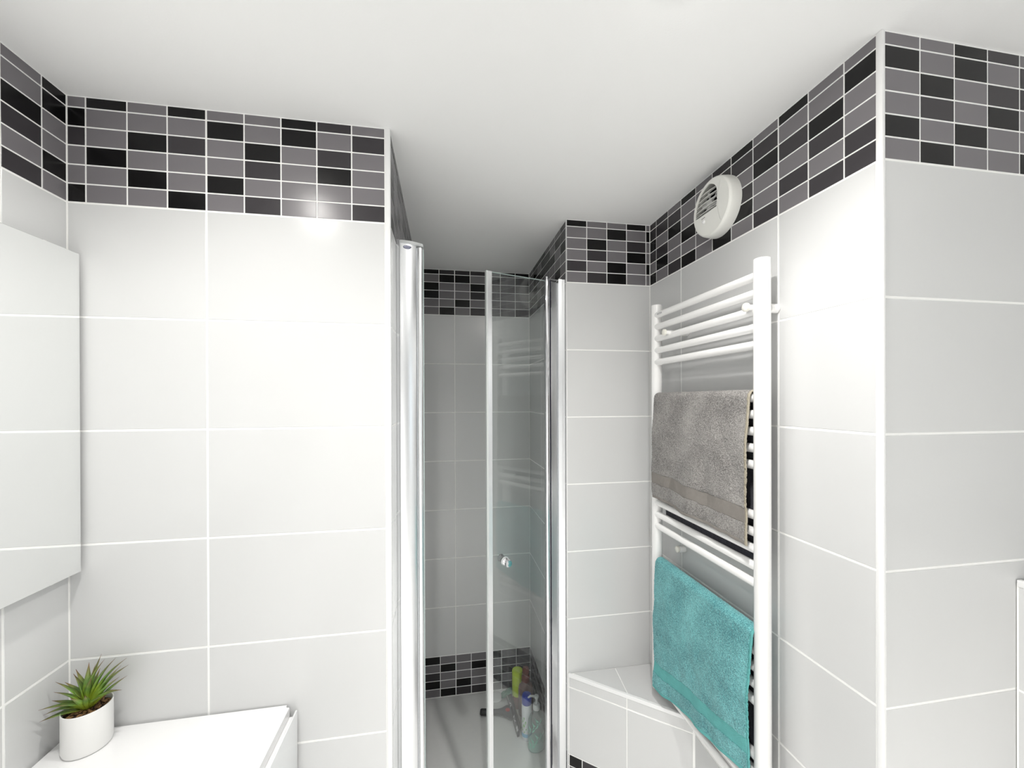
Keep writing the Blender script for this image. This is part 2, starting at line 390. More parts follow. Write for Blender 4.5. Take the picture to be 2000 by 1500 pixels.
# ------------------------------------------------------------------ shower tray
bm = bmesh.new(); box(bm, P(XG+.001, 1.16, ZF), P(XC-.001, YE-.001, ZT), .004, 3)
tag(obj('shower_tray', bm, G['tray'], None, True), 'white textured shower tray on the shower floor', 'shower tray')
bm = bmesh.new(); lathe(bm, [(.0001, .005), (.02, .0048), (.033, .0035), (.037, .001), (.038, 0)], P(.262, 2.064, ZT), seg=40)
tag(obj('drain_cover', bm, G['white_gloss'], None, True), 'round white waste cover on the shower tray by the back wall', 'drain cover')

# ------------------------------------------------------------------ shower enclosure
sh = thing('shower_enclosure', 'chrome framed glass shower door and posts standing half open', 'shower door', P(.16, 1.3, ZT))
def W(p): return Vector(p)-sh.location
def shp(name, pts, z0, z1, m, bev=0, smooth=False, parent=sh):
    bm = bmesh.new(); prism(bm, [(x-sh.location.x, y-sh.location.y) for x, y in pts], CZ+z0-sh.location.z, CZ+z1-sh.location.z, bev)
    return obj(name, bm, m, parent, smooth)
ZD = .452
shp('wall_channel', [(XG+.0005, 1.170), (XG+.0085, 1.169), (XG+.0085, 1.202), (XG+.0005, 1.202)], ZT, ZD, G['alu'])
main = [(-.1205, 1.1735)]+[(-.1205+.044*t, 1.1735+.0155*t**2.2) for t in [i/14 for i in range(1, 15)]]+[(-.0765, 1.201), (-.1205, 1.201)]
shp('jamb_profile', main, ZT, ZD-.008, G['alu'], smooth=True)
bm = bmesh.new(); c = W(P(-.0672, 1.201, ZT)); c2 = W(P(-.0672, 1.201, ZD-.012)); cyl(bm, c, c2, .0105, seg=32); obj('jamb_post', bm, G['alu'], sh, True)
shp('glass_edge_strip', [(-.0568, 1.199), (-.0552, 1.199), (-.0552, 1.206), (-.0568, 1.206)], ZT, ZD-.014, G['glassedge'])
capn = [(-.1208, 1.1715)]+[(-.1208+.064*t, 1.1715+.024*t**2.0) for t in [i/14 for i in range(1, 15)]]+[(-.0562, 1.213), (-.1208, 1.213)]
shp('profile_cap', capn, ZD-.008, ZD, G['pump'], .0008)
# oval maker's badge
bm = bmesh.new(); q = Vector((.1, -1, 0)).normalized()
lathe(bm, [(.0001, .0012), (.7, .0012), (.85, .0015), (1, .0)], (0, 0, 0), seg=36)
for v in bm.verts:
    x, y, z = v.co; v.co = Vector((x*.0115, -z, y*.0052)); v.co = Matrix.Rotation(.12, 3, 'Z') @ v.co
    v.co += W(P(-.1000, 1.1750, ZD-.0185))
bd = obj('badge', bm, mat('badge_metal', (.32, .33, .42), .25, .9), sh, True); bd['label'] = 'small dark chrome oval badge'
# door leaf
h0 = Vector((.378, 1.445)); fe = Vector((.1555, 1.370)); dd = (fe-h0).normalized(); dn = Vector((-dd.y, dd.x)); dn = -dn if dn.y > 0 else dn
ZG = .438
def leaf(a, b, th): n = dn*(th/2); return [tuple(a-n), tuple(a+n), tuple(b+n), tuple(b-n)]
dp = shp('door_panel', leaf(h0+dd*.012, fe-dd*.006, .006), ZT+.02, ZG, G['glass']); dp['label'] = 'clear glass door leaf folded part open'
def sub(name, bm, m, smooth=False):
    o = obj(name, bm, m, dp, smooth); return o
def subprism(name, pts, z0, z1, m, smooth=False):
    bm = bmesh.new(); prism(bm, [(x-sh.location.x, y-sh.location.y) for x, y in pts], CZ+z0-sh.location.z, CZ+z1-sh.location.z); return sub(name, bm, m, smooth)
subprism('edge_seal', leaf(fe-dd*.008, fe+dd*.007, .010), ZT+.012, ZG+.001, G['alu'])
subprism('white_seal', leaf(fe+dd*.007, fe+dd*.0135, .011), ZT+.012, ZG+.002, G['seal'])
subprism('top_edge', leaf(h0+dd*.012, fe-dd*.006, .0062), ZG-.0008, ZG+.0004, G['glassedge'])
kp = W(P(*(h0+dd*.178), -.5575)) if False else None
kk = h0+dd*.1785; kz = -.563
bm = bmesh.new(); n3 = Vector((dn.x, dn.y, 0)); kc = W(P(kk.x, kk.y, kz))
prof = [(.0075, .003), (.013, .004), (.0125, .008), (.006, .013), (.0065, .018), (.0125, .024), (.0135, .030), (.0115, .033), (.0001, .0335)]
lathe(bm, prof, kc, seg=28, axis=n3); lathe(bm, prof, kc, seg=28, axis=-n3)
kn = sub('knob', bm, G['chrome'], True); kn['label'] = 'double-sided chrome knob'
bm = bmesh.new(); lathe(bm, [(.0155, .0032), (.0155, .0042), (.009, .0044)], kc, seg=28, axis=n3); sub('knob_washer', bm, G['seal'], True)
# hinge post and narrow fixed pane
bm = bmesh.new(); cyl(bm, W(P(h0.x, h0.y, ZT)), W(P(h0.x, h0.y, ZG)), .0105, seg=32); obj('hinge_post', bm, G['chrome'], sh, True)
bm = bmesh.new(); cyl(bm, W(P(h0.x, h0.y, ZG+.001)), W(P(h0.x, h0.y, ZG+.015)), .0062, seg=24); cyl(bm, W(P(h0.x, h0.y, ZG)), W(P(h0.x, h0.y, ZG+.002)), .011, seg=32)
obj('hinge_cap', bm, G['chrome'], sh, True)
f0 = Vector((.3905, 1.4535)); f1 = Vector((.4275, 1.4705))
fd = (f1-f0).normalized(); fnn = Vector((-fd.y, fd.x))
def strip(a, b, th): n = fnn*(th/2); return [tuple(a-n), tuple(a+n), tuple(b+n), tuple(b-n)]
shp('gasket', strip(f0, f0+fd*.003, .010), ZT, ZG+.003, G['darkseal'])
shp('pane_edge', strip(f0+fd*.003, f0+fd*.0055, .008), ZT, ZG+.004, G['chrome'])
shp('top_link', strip(f0-fd*.012, f1, .005), ZG+.010, ZG+.0125, G['alu'])
shp('filler_profile', strip(f0+fd*.006, f1, .006), ZT, ZG+.001, G['alu'])
shp('wall_post', [(.4275, 1.460), (.440, 1.4590), (.4405, 1.4640), (.4540, 1.4635), (.4540, 1.484), (.4275, 1.482)], ZT, ZD, G['alu'])

# ------------------------------------------------------------------ towel radiator
XP = .738; YN, YFAR = .832, 1.305; RB = .0108
rad = thing('towel_radiator', 'tall white ladder towel radiator on the grey tiled wall', 'radiator', P(XR, (YN+YFAR)/2, -1.012))
def WR(x, y, z): return P(x, y, z)-rad.location
for yy in (YN, YFAR):
    bm = bmesh.new(); rp = .0182
    lathe(bm, [(.0001, -1.0125), (rp*.85, -1.0125), (rp, -1.009), (rp, .3262), (rp*.985, .3276), (.0001, .3276)], WR(XP, yy, 0), seg=40)
    obj('post', bm, G['paint'], rad, True)
bars = [.291-.0408*i for i in range(5)]+[.0025-.0403*i for i in range(5)]+[-.279-.0403*i for i in range(5)]+[-.562-.0403*i for i in range(5)]+[-.854-.0407*i for i in range(4)]
bm = bmesh.new(); cyl(bm, (0, 0, 0), (0, -(YFAR-YN), 0), RB, seg=28, caps=False)
bmesh.ops.recalc_face_normals(bm, faces=bm.faces[:]); bar_me = bpy.data.meshes.new('rail'); bm.to_mesh(bar_me); bm.free()
bar_me.polygons.foreach_set('use_smooth', [True]*len(bar_me.polygons)); bar_me.materials.append(G['paint'])
XBAR = XP-.004
for z in bars:
    o = link('rail', bar_me, None, rad); o.location = WR(XBAR, YFAR, z)
def bracket(y, z, xf):
    bm = bmesh.new(); cyl(bm, WR(xf, y, z), WR(XR-.001, y, z), .0068, seg=24); cyl(bm, WR(XR-.022, y, z), WR(XR-.001, y, z), .0112, seg=28)
    br = obj('bracket', bm, G['paint'], rad, True)
    bm = bmesh.new(); lathe(bm, [(.0001, -.005), (.007, -.0042), (.010, -.002), (.0105, .001), (.0105, .004), (.0001, .004)], WR(xf, y, z), seg=28, axis=(1, 0, 0))
    obj('bracket_cap', bm, G['cap'], br, True)
bracket(.8475, .2167, .707); bracket(1.205, .2167, .707); bracket(1.225, -.50, .765)
# wordmark on the top rail
cu = bpy.data.curves.new('wordmark', 'FONT'); cu.body = 'ACOVA'; cu.size = .0085; cu.extrude = .0001
to = bpy.data.objects.new('tmp', cu); C.objects.link(to); bpy.context.view_layer.update()
me = bpy.data.meshes.new_from_object(to); bpy.data.objects.remove(to)
o = link('wordmark', me, G['print'], rad)
o.matrix_parent_inverse = Matrix.Identity(4)
o.location = WR(XBAR-RB-.0004, 1.275, .291-.003); o.rotation_euler = (math.pi/2, 0, -math.pi/2)

# ------------------------------------------------------------------ towels
def towel(name, label, group, y0, y1, ztop, zfl, zfr, zback, bar_x, layer, th, mats, amp, wav, seed, res=.0022, band=True, front=True, slant=0.0, dleft=0):
    """sheet hung over a rail: u along y (y0 far end, y1 near end), v over the rail from the back hem to the front hem."""
    rr = RB+layer; zc = ztop
    nu = int(abs(y0-y1)/res); rng = np.random.default_rng(seed)
    Lf = zc-min(zfl, zfr); Lb = zc-zback; arc = math.pi*rr
    nb = max(8, int(Lb/res/2)); na = 22; nf = int(Lf/res)
    us = np.linspace(0, 1, nu+1)
    rows = []
    for i in range(nb): rows.append(('b', 1-i/nb))
    for i in range(na): rows.append(('a', i/na))
    for i in range(nf+1): rows.append(('f', i/nf))
    nv = len(rows); co = np.zeros((nv, nu+1, 3)); kind = np.zeros((nv, nu+1), int)
    for vi, (kd, t) in enumerate(rows):
        y = y0+(y1-y0)*us
        zl = zfl+(zfr-zfl)*us
        if kd == 'b':
            x = np.full_like(us, bar_x+rr); z = np.full_like(us, zc-Lb*t)+.0*us
        elif kd == 'a':
            x = bar_x+rr*math.cos(math.pi*t)+us*0; z = zc+rr*math.sin(math.pi*t)+us*0
        else:
            dz = (zc-zl)*t; z = zc-dz
            x = bar_x-rr-.004*np.minimum(1, dz/.1)
        co[vi, :, 0] = x; co[vi, :, 1] = y; co[vi, :, 2] = z
        hem = np.full(nu+1, 0)
        if kd == 'f' and band:
            fromb = (z-zl)
            k = np.where((fromb < .010), 2, np.where((fromb > .052) & (fromb < .088), 1, 0)); hem = k
        kind[vi] = hem
    # gentle folds, growing downward, and terry loops
    for vi, (kd, t) in enumerate(rows):
        g_ = t if kd == 'f' else (0 if kd == 'a' else 0)
        for ui in range(nu+1):
            x, y, z = co[vi, ui]
            n1 = noise.noise(Vector((y*7+seed, z*5, seed*1.3))); n2 = noise.noise(Vector((y*22, z*14+seed, 4.1)))
            f = amp*min(1, g_*2.2)
            if kd == 'f' and amp > .002: co[vi, ui, 0] -= .0035*g_*math.sin((y*24+z*6*wav)+seed)
            co[vi, ui, 0] -= (abs(n1)*1.3*f+n2*f*.35) if kd == 'f' else 0
            if kd == 'f': co[vi, ui, 1] += (.010*math.sin(z*9+seed)+n2*.003)*g_*(.6 if ui < nu else 1)*wav+dleft*g_*(1-us[ui])
            if kd == 'f': co[vi, ui, 2] += .006*noise.noise(Vector((y*16, seed, 2)))*g_
    rough = rng.uniform(-1, 1, (nv, nu+1))*.0010*(kind == 0)
    recess = np.where(kind == 1, .0012, 0)
    for vi, (kd, t) in enumerate(rows):
        if kd == 'f': co[vi, :, 0] -= rough[vi]-recess[vi]
        elif kd == 'b': co[vi, :, 0] += rough[vi]
        else:
            co[vi, :, 0] += rough[vi]*math.cos(math.pi*t); co[vi, :, 2] += rough[vi]*math.sin(math.pi*t)
    loc = P(bar_x, (y0+y1)/2, ztop)
    V = co.reshape(-1, 3)+np.array([0, 0, CZ])-np.array(loc)
    sets = {0: [], 1: [], 3: []}
    for vi in range(nv-1):
        for ui in range(nu):
            k = kind[vi, ui]; k = 1 if k == 2 else k
            if band and (ui >= nu-3) and rows[vi][0] != 'b': k = 3
            a = vi*(nu+1)+ui; sets[k].append((a, a+1, a+nu+2, a+nu+1))
    root = None
    for k, nm, m in ((0, name, mats[0]), (1, 'woven_band', mats[1]), (3, 'side_hem', mats[2])):
        if not sets[k]: continue
        fa = np.array(sets[k]); used = np.unique(fa); remap = np.full(len(V), -1); remap[used] = np.arange(len(used))
        me = bpy.data.meshes.new(nm); me.from_pydata(V[used].tolist(), [], remap[fa].tolist())
        me.polygons.foreach_set('use_smooth', [True]*len(me.polygons))
        o = link(nm, me, m, root)
        so = o.modifiers.new('thickness', 'SOLIDIFY'); so.thickness = th; so.offset = 0
        if root is None: root = o; o.location = loc
    tag(root, label, 'towel', group)
    return root
XBt = XBAR
towel('hand_towel', 'grey terry towel folded over the middle rails of the towel radiator', None, 1.283, .846, .0025, -.336, -.350, -.16, XBt, .0068, .0035,
      (G['terry_grey'], G['woven_grey'], G['hem_beige']), .007, 1, 3)
towel('bath_towel', 'teal terry towel folded over the lower rails of the towel radiator', None, 1.277, .838, -.562, -.985, -.895, -.75, XBt, .0068, .0035,
      (G['terry_teal'], G['woven_teal'], G['woven_teal']), .010, 1, 8, dleft=0)
towel('hand_towel', 'dark navy towel hung under the grey towel, showing between the rails', None, 1.262, .860, .0025, -.05, -.05, -.40, XBt, .0025, .003,
      (G['terry_navy'],)*3, .001, 0, 5, res=.005, band=False)
towel('bath_towel', 'dark navy towel hung behind the teal towel', None, 1.262, .856, -.562, -.62, -.62, -.95, XBt, .0025, .003,
      (G['terry_navy'],)*3, .001, 0, 6, res=.005, band=False)

# ------------------------------------------------------------------ extractor fan
FY, FZ, XF = 1.043, .551, .757
fan = thing('extractor_fan', 'round cream plastic extractor fan on the mosaic border of the wall', 'fan', P(XR, FY, FZ))
def fpt(a, b, x): return P(x, FY+a, FZ+b)-fan.location
def ring(n, r, a0=0, a1=2*math.pi): return [(r*math.cos(a0+(a1-a0)*i/n), r*math.sin(a0+(a1-a0)*i/n)) for i in range(n+1)]
RO = .080
bm = bmesh.new(); lathe(bm, [(.0835, .0005), (.0835, .010), (.0825, .020), (.0815, .0275), (.0795, .0325), (.077, .0345), (.0765, .0300), (.0790, .0005)], (0, 0, 0), seg=72, axis=(-1, 0, 0))
obj('housing', bm, G['fan'], fan, True)
seam = [(-.158+.127*math.cos(t), .127*math.sin(t)) for t in [(.64-1.28*i/24) for i in range(25)]]
seam = [(a, b) for a, b in seam if a*a+b*b < .0766**2]
def on(a, b, R_=.0768): m_ = R_/math.hypot(a, b); return (a*m_, b*m_)
st, sb = on(*seam[0]), on(*seam[-1])
at, ab = math.atan2(st[1], st[0]), math.atan2(sb[1], sb[0])
def plate(name, outer, hole, x0, x1, m):
    bm = bmesh.new(); es = []
    for loop in [outer]+([hole] if hole else []):
        vs = [bm.verts.new(fpt(a, b, x1)) for a, b in loop]
        es += [bm.edges.new((vs[i], vs[(i+1) % len(vs)])) for i in range(len(vs))]
    bmesh.ops.triangle_fill(bm, edges=es, use_beauty=True)
    r = bmesh.ops.extrude_face_region(bm, geom=bm.faces[:])
    for v in [v for v in r['geom'] if isinstance(v, bmesh.types.BMVert)]: v.co.x += x0-x1
    return obj(name, bm, m, fan)
main_o = [(.0768*math.cos(t), .0768*math.sin(t)) for t in [ab+(at-ab)*i/70 for i in range(71)]]+[(a+.0007, b) for a, b in seam[1:-1]]
th0 = math.atan2(.0655, .004); th1 = math.asin(-.010/.071)
hole = [(-.0265, -.010), (-.0285, .01), (-.029, .03), (-.026, .045), (-.018, .056), (-.008, .0625)]+[(.069*math.cos(t), .069*math.sin(t)) for t in [th0+(th1-th0)*i/30 for i in range(31)]]
plate('cover', main_o, hole, XF+.0035, XF, G['fan'])
cres = [(.0768*math.cos(t), .0768*math.sin(t)) for t in [at+(ab+2*math.pi-at)*i/40 for i in range(41)]]+[(a-.0007, b) for a, b in seam[::-1][1:-1]]
plate('side_cover', cres, None, XF+.0035, XF-.0003, G['fan'])
bm = bmesh.new(); lathe(bm, [(.0001, .004), (.0765, .004)], (0, 0, 0), seg=48, axis=(-1, 0, 0)); obj('back_plate', bm, G['fandark'], fan)
for i in range(5):
    b = .050-.0135*i; amax = math.sqrt(max(0, .069**2-b*b)); amin = -.029 if b < .045 else -.02
    bm = bmesh.new(); n = 14; vs = []
    for j in range(n+1):
        a = amin+(amax-amin)*j/n; bul = .003*math.sin(math.pi*j/n)
        # blade slopes down and outwards
        vs.append([bm.verts.new(fpt(a, b-.001+bul*.3, XF+.001-bul)), bm.verts.new(fpt(a, b-.0025+bul*.3, XF+.0005-bul)),
                   bm.verts.new(fpt(a, b+.0015, XF+.011)), bm.verts.new(fpt(a, b+.003, XF+.011))])
    for j in range(n):
        for k in range(4): bm.faces.new((vs[j][k], vs[j+1][k], vs[j+1][(k+1) % 4], vs[j][(k+1) % 4]))
    bm.faces.new(vs[0]); bm.faces.new(vs[-1][::-1]); obj('louvre', bm, G['fan'], fan, True)
bm = bmesh.new()
cyl(bm, fpt(.018, .018, XF+.010), fpt(.018, .018, XF+.028), .012, seg=24)
for k in range(6):
    t = k*math.pi/3+.2; c0 = Vector((.018, .018)); d0 = Vector((math.cos(t), math.sin(t))); e0 = Vector((-d0.y, d0.x))
    pts = [c0+d0*.01-e0*.004, c0+d0*.044-e0*.008, c0+d0*.044+e0*.01, c0+d0*.01+e0*.006]
    vs = [bm.verts.new(fpt(p.x, p.y, XF+(.020 if q < 2 else .013))) for q, p in enumerate(pts)]+[bm.verts.new(fpt(p.x, p.y, XF+(.0215 if q < 2 else .0145))) for q, p in enumerate(pts)]
    bm.faces.new(vs[:4]); bm.faces.new(vs[4:][::-1])
    for q in range(4): bm.faces.new((vs[q], vs[(q+1) % 4], vs[4+(q+1) % 4], vs[4+q]))
obj('impeller', bm, G['trim'], fan)
bm = bmesh.new(); lathe(bm, [(.0055, 0), (.0052, .0018), (.0038, .0034), (.0001, .0042)], fpt(.029, -.031, XF), seg=24, axis=(-1, 0, 0)); o = obj('sensor', bm, G['trim'], fan, True); o['label'] = 'small white domed sensor'
bm = bmesh.new(); r_ = random.Random(2)
for i in range(8):
    a = .040-.0022*i
    box(bm, fpt(a, -.0205+r_.uniform(0, .0006), XF-.00025), fpt(a-.0016, -.0175-r_.uniform(0, .0008), XF+.0001))
obj('wordmark', bm, G['print'], fan)

# ------------------------------------------------------------------ mirror
XM, YM = -.785, 1.028
mir = thing('wall_mirror', 'large frameless mirror mounted on the left tiled wall', 'mirror', P(XA, .6, -.02))
bm = bmesh.new(); a = P(XM-.0045, .17, -.374)-mir.location; b = P(XM, YM, .322)-mir.location; box(bm, a, b, .0008, 1)
obj('mirror_glass', bm, G['mirror'], mir)
bm = bmesh.new(); a = P(XA-.0005, .21, -.335)-mir.location; b = P(XM-.0046, YM-.045, .283)-mir.location; box(bm, a, b)
obj('backing', bm, G['mirrorback'], mir)

# ------------------------------------------------------------------ vanity
ZV = -.7277; XV = -.362
def top_prof(bm, x0, x1, y0, y1, z0, z1, r):
    pts = []
    for (cx_, cy_, a0) in ((x1-r, y0+r, -90), (x1-r, y1-r*1.2, 0)):
        for i in range(9):
            t = math.radians(a0+90*i/8); pts.append((cx_+r*math.cos(t), cy_+r*math.sin(t)*1))
    pts += [(x0, y1), (x0, y0)]
    lo = [bm.verts.new((x, y, z0)) for x, y in pts]; hi = [bm.verts.new((x, y, z1)) for x, y in pts]
    n = len(pts); bm.faces.new(lo[::-1]); ft = bm.faces.new(hi); 
    for i in range(n): bm.faces.new((lo[i], lo[(i+1) % n], hi[(i+1) % n], hi[i]))
    bmesh.ops.bevel(bm, geom=list(ft.edges), offset=.006, segments=4, affect='EDGES')
bm = bmesh.new(); top_prof(bm, XA+.001, XV, .12, YB-.001, CZ+ZV-.022, CZ+ZV, .009)
van = thing('vanity_unit', 'white high-gloss vanity cabinet with white top below the mirror', 'cabinet', P(-.6, .6, ZF))
bmesh.ops.translate(bm, vec=-van.location, verts=bm.verts[:])
obj('worktop', bm, G['white_gloss'], van, True)
def wv(x, y, z): return P(x, y, z)-van.location
bm = bmesh.new(); box(bm, wv(XA+.002, .14, -1.45), wv(-.3500, YB-.012, ZV-.0225)); obj('carcass', bm, G['white_gloss'], van)
bm = bmesh.new(); box(bm, wv(XA+.03, .16, ZF+.0005), wv(-.42, YB-.01, -1.449)); obj('plinth', bm, G['white_gloss'], van)
for (y0, y1) in ((.585, 1.0285), (.145, .582)):
    bm = bmesh.new(); box(bm, wv(-.3495, y0, -1.44), wv(-.3455, y1, -.7375), .0008, 2); obj('cabinet_door', bm, G['door_gloss'], van, True)

# ------------------------------------------------------------------ potted plant
PX, PY = -.742, .985
pl = thing('potted_plant', 'small spiky green succulent in a white pot on the worktop', 'plant', P(PX, PY, ZV))
bm = bmesh.new(); r0 = .0395
lathe(bm, [(.0001, 0), (r0*.86, 0), (r0*.95, .002), (r0, .008), (r0*1.0, .087), (r0*.985, .0877), (r0*.955, .087), (r0*.945, .074), (.0001, .073)], seg=56)
obj('pot', bm, G['pot'], pl, True)
bm = bmesh.new(); lathe(bm, [(.0001, .079), (r0*.6, .078), (r0*.94, .0755)], seg=32); obj('soil', bm, G['soil'], pl, True)
bm = bmesh.new(); r_ = random.Random(4)
for i in range(190):
    t = r_.uniform(0, 6.28); q = math.sqrt(r_.random())*r0*.87; s_ = r_.uniform(.0014, .0032)
    m_ = Matrix.Translation((q*math.cos(t), q*math.sin(t), .0785+r_.uniform(0, .003))) @ Matrix.Rotation(r_.uniform(0, 3), 4, 'Z') @ Matrix.Rotation(r_.uniform(-.6, .6), 4, 'X') @ Matrix.Diagonal((s_*1.5, s_*.8, s_*.7, 1))
    bmesh.ops.create_icosphere(bm, subdivisions=1, radius=1, matrix=m_)
o = obj('bark_chips', bm, G['bark'], pl); o['kind'] = 'stuff'
def leafmat():
    m = bpy.data.materials.new('succulent_leaf'); m.use_nodes = True; nt = m.node_tree; b = nt.nodes['Principled BSDF']
    b.inputs['Roughness'].default_value = .35
    at_ = nt.nodes.new('ShaderNodeAttribute'); at_.attribute_name = 'along'
    cr_ = nt.nodes.new('ShaderNodeValToRGB'); E_ = cr_.color_ramp; E_.elements[0].position = 0; E_.elements[0].color = (.60, .68, .05, 1)
    E_.elements[1].position = 1; E_.elements[1].color = (.24, .07, .05, 1)
    for p, c in ((.25, (.42, .55, .05, 1)), (.55, (.20, .36, .08, 1)), (.8, (.26, .27, .09, 1))):
        el = E_.elements.new(p); el.color = c
    nt.links.new(at_.outputs['Fac'], cr_.inputs[0])
    tc = nt.nodes.new('ShaderNodeTexCoord'); n = nt.nodes.new('ShaderNodeTexNoise'); n.inputs['Scale'].default_value = 90
    nt.links.new(tc.outputs['Object'], n.inputs['Vector'])
    mx = nt.nodes.new('ShaderNodeMix'); mx.data_type = 'RGBA'; mx.blend_type = 'MULTIPLY'; mx.inputs[0].default_value = .7
    c2 = nt.nodes.new('ShaderNodeValToRGB'); c2.color_ramp.elements[0].color = (.6, .65, .55, 1); c2.color_ramp.elements[1].color = (1, 1, .9, 1)
    c2.color_ramp.elements[0].position = .35; c2.color_ramp.elements[1].position = .65
    nt.links.new(n.outputs['Fac'], c2.inputs[0]); nt.links.new(cr_.outputs[0], mx.inputs[6]); nt.links.new(c2.outputs[0], mx.inputs[7])
    nt.links.new(mx.outputs[2], b.inputs['Base Color']); return m
LM = leafmat()
def leaf_obj(p0, p1, wd, sag):
    p0 = Vector(p0); p1 = Vector(p1); d = p1-p0; L = d.length; n = 12
    side = d.cross(Vector((0, 0, 1))); side = side.normalized() if side.length > 1e-4 else Vector((1, 0, 0))
    upv = side.cross(d).normalized(); vs, fs, tt = [], [], []
    for i in range(n+1):
        t = i/n; w_ = wd*(.55+1.1*t*(1-t)*1.6)*(1-t**2.2); w_ = max(w_, .0002)
        c = p0+d*t+upv*(sag*math.sin(math.pi*t)*L)+Vector((0, 0, -sag*.25*L*t*t))
        vs += [c-side*w_+upv*w_*.35, c-upv*w_*.25, c+side*w_+upv*w_*.35, c-upv*w_*.55]; tt += [t]*4
    for i in range(n):
        for k in range(4):
            a = i*4+k; b_ = i*4+(k+1) % 4; fs.append((a, b_, b_+4, a+4))
    fs += [(3, 2, 1, 0), (n*4, n*4+1, n*4+2, n*4+3)]
    me = bpy.data.meshes.new('leaf'); me.from_pydata([tuple(v) for v in vs], [], fs)
    at_ = me.attributes.new('along', 'FLOAT', 'POINT'); at_.data.foreach_set('value', tt)
    me.polygons.foreach_set('use_smooth', [True]*len(me.polygons)); link('leaf', me, LM, pl)
# tips relative to the crown, measured across (x), in depth (y) and height (z)
tips = TIPS = [(-.052, -.040, .004), (-.053, -.030, .010), (-.050, -.045, .026), (-.048, -.018, .026), (-.044, .008, .044), (-.050, -.006, .052), (-.028, .012, .063), (-.020, -.006, .063),
        (.012, .020, .082), (.030, .000, .082), (.038, .018, .074), (.062, .012, .075), (.066, -.012, .072), (.070, .004, .066), (.068, -.020, .056), (.066, .006, .045), (.064, -.022, .036), (.062, -.004, .026),
        (.0, -.045, .040), (-.022, -.048, .030), (-.036, -.030, .046), (.010, .006, .070), (.048, -.004, .055), (-.010, .020, .070), (.026, -.046, .042), (.044, -.034, .030), (.0, .035, .05), (.02, -.02, .06), (-.03, .03, .03), (.03, .035, .04)]
r_ = random.Random(9)
for i, (a, b, c) in enumerate(tips):
    base = Vector((.0+a*.08, b*.08, .080+.004*(i % 3)))
    tip = Vector((a*1.06, b*.92, .083+c*1.22))
    leaf_obj(base, tip, .0082*r_.uniform(.8, 1.2), .10*r_.uniform(.3, 1.2))

# ------------------------------------------------------------------ things on the shower tray
def at_tray(x, y): return P(x, y, ZT+.0003)
# clear pump bottle with mint leaf print
def base_xy(u, v):      # where pixel (u, v) meets the tray
    d = fw+rt2*((u-1000)/F)-up2*((v-781.93)/F); t = ZT/d.z; return d.x*t, d.y*t
bx, by = .2485, 1.7350
b1 = thing('pump_bottle', 'clear pump bottle with mint leaf print standing in the shower', 'bottle', at_tray(*base_xy(1048, 1462)))
bm = bmesh.new(); lathe(bm, [(.0001, .001), (.034, .001), (.0385, .006), (.040, .05), (.040, .11), (.037, .135), (.028, .155), (.016, .168), (.0135, .172), (.0135, .180), (.0001, .180)], seg=40, sy_=.72, rot=.2)
obj('bottle_body', bm, G['bottle'], b1, True)
bm = bmesh.new(); lathe(bm, [(.0001, .003), (.034, .003), (.0368, .008), (.038, .045), (.0001, .045)], seg=32, sy_=.70, rot=.2); obj('liquid', bm, mat('pale_gel', (.5, .68, .62), .2), b1, True)
bm = bmesh.new(); r_ = random.Random(6)
def bs(t, z, rr): x = math.cos(t)*rr; y = math.sin(t)*rr*.72; c, s_ = math.cos(.2), math.sin(.2); return Vector((x*c-y*s_, x*s_+y*c, z))
for i in range(15):
    t0 = math.radians(200+12*(i % 8)+r_.uniform(-6, 6)); z = .02+.0085*i; sgn = 1 if i % 2 else -1
    for j in range(2):
        n = 5; L_ = .5; pr_, pl_ = None, None
        for k in range(n+1):
            q = k/n; tt_ = t0+sgn*(.1+L_*q)*(1 if j else -.4); zz = z+.022*q*q; wd = .0042*math.sin(math.pi*min(.98, q+.08))+.0002
            a = bm.verts.new(bs(tt_, zz-wd, .0404)); b_ = bm.verts.new(bs(tt_, zz+wd, .0404))
            if pr_: bm.faces.new((pr_, a, b_, pl_))
            pr_, pl_ = a, b_
obj('leaf_print', bm, G['mint'], b1)
bm = bmesh.new(); lathe(bm, [(.0155, .176), (.0155, .196), (.013, .199), (.0055, .200), (.0055, .222), (.009, .223), (.010, .226), (.010, .233), (.007, .236), (.0001, .236)], seg=28)
pmp = obj('pump', bm, G['pump'], b1, True)
bm = bmesh.new(); cyl(bm, (0, 0, .230), (-.028, -.006, .240), .0048, .0042, seg=16); cyl(bm, (-.028, -.006, .240), (-.040, -.009, .236), .0042, .003, seg=16); obj('nozzle', bm, G['pump'], pmp, True)
# white spray can with blue cap
b2 = thing('spray_can', 'slim white spray can with a blue cap between the squeegee and the pump bottle', 'bottle', at_tray(*base_xy(1029, 1441)))
bm = bmesh.new(); lathe(bm, [(.0001, 0), (.022, 0), (.0235, .003), (.0235, .150), (.0215, .158), (.0001, .158)], seg=32); obj('can_body', bm, G['canwhite'], b2, True)
bm = bmesh.new(); lathe(bm, [(.0205, .158), (.0225, .160), (.0225, .190), (.019, .199), (.0001, .201)], seg=32); obj('can_cap', bm, G['blue'], b2, True)
bm = bmesh.new()
for (z, t0, w0, hh) in ((.06, 215, .35, .012), (.078, 235, .3, .010), (.095, 218, .28, .009), (.048, 240, .3, .006)):
    vs = []
    for k in range(8):
        t = math.radians(t0)+w0*math.cos(k*math.pi/4); zz = z+hh*math.sin(k*math.pi/4)+.01*math.cos(k*math.pi/4); vs.append(bm.verts.new((.0238*math.cos(t), .0238*math.sin(t), zz)))
    bm.faces.new(vs)
obj('label_print', bm, G['green'], b2)
bm = bmesh.new(); lathe(bm, [(.0237, .018), (.0237, .034)], seg=40); 
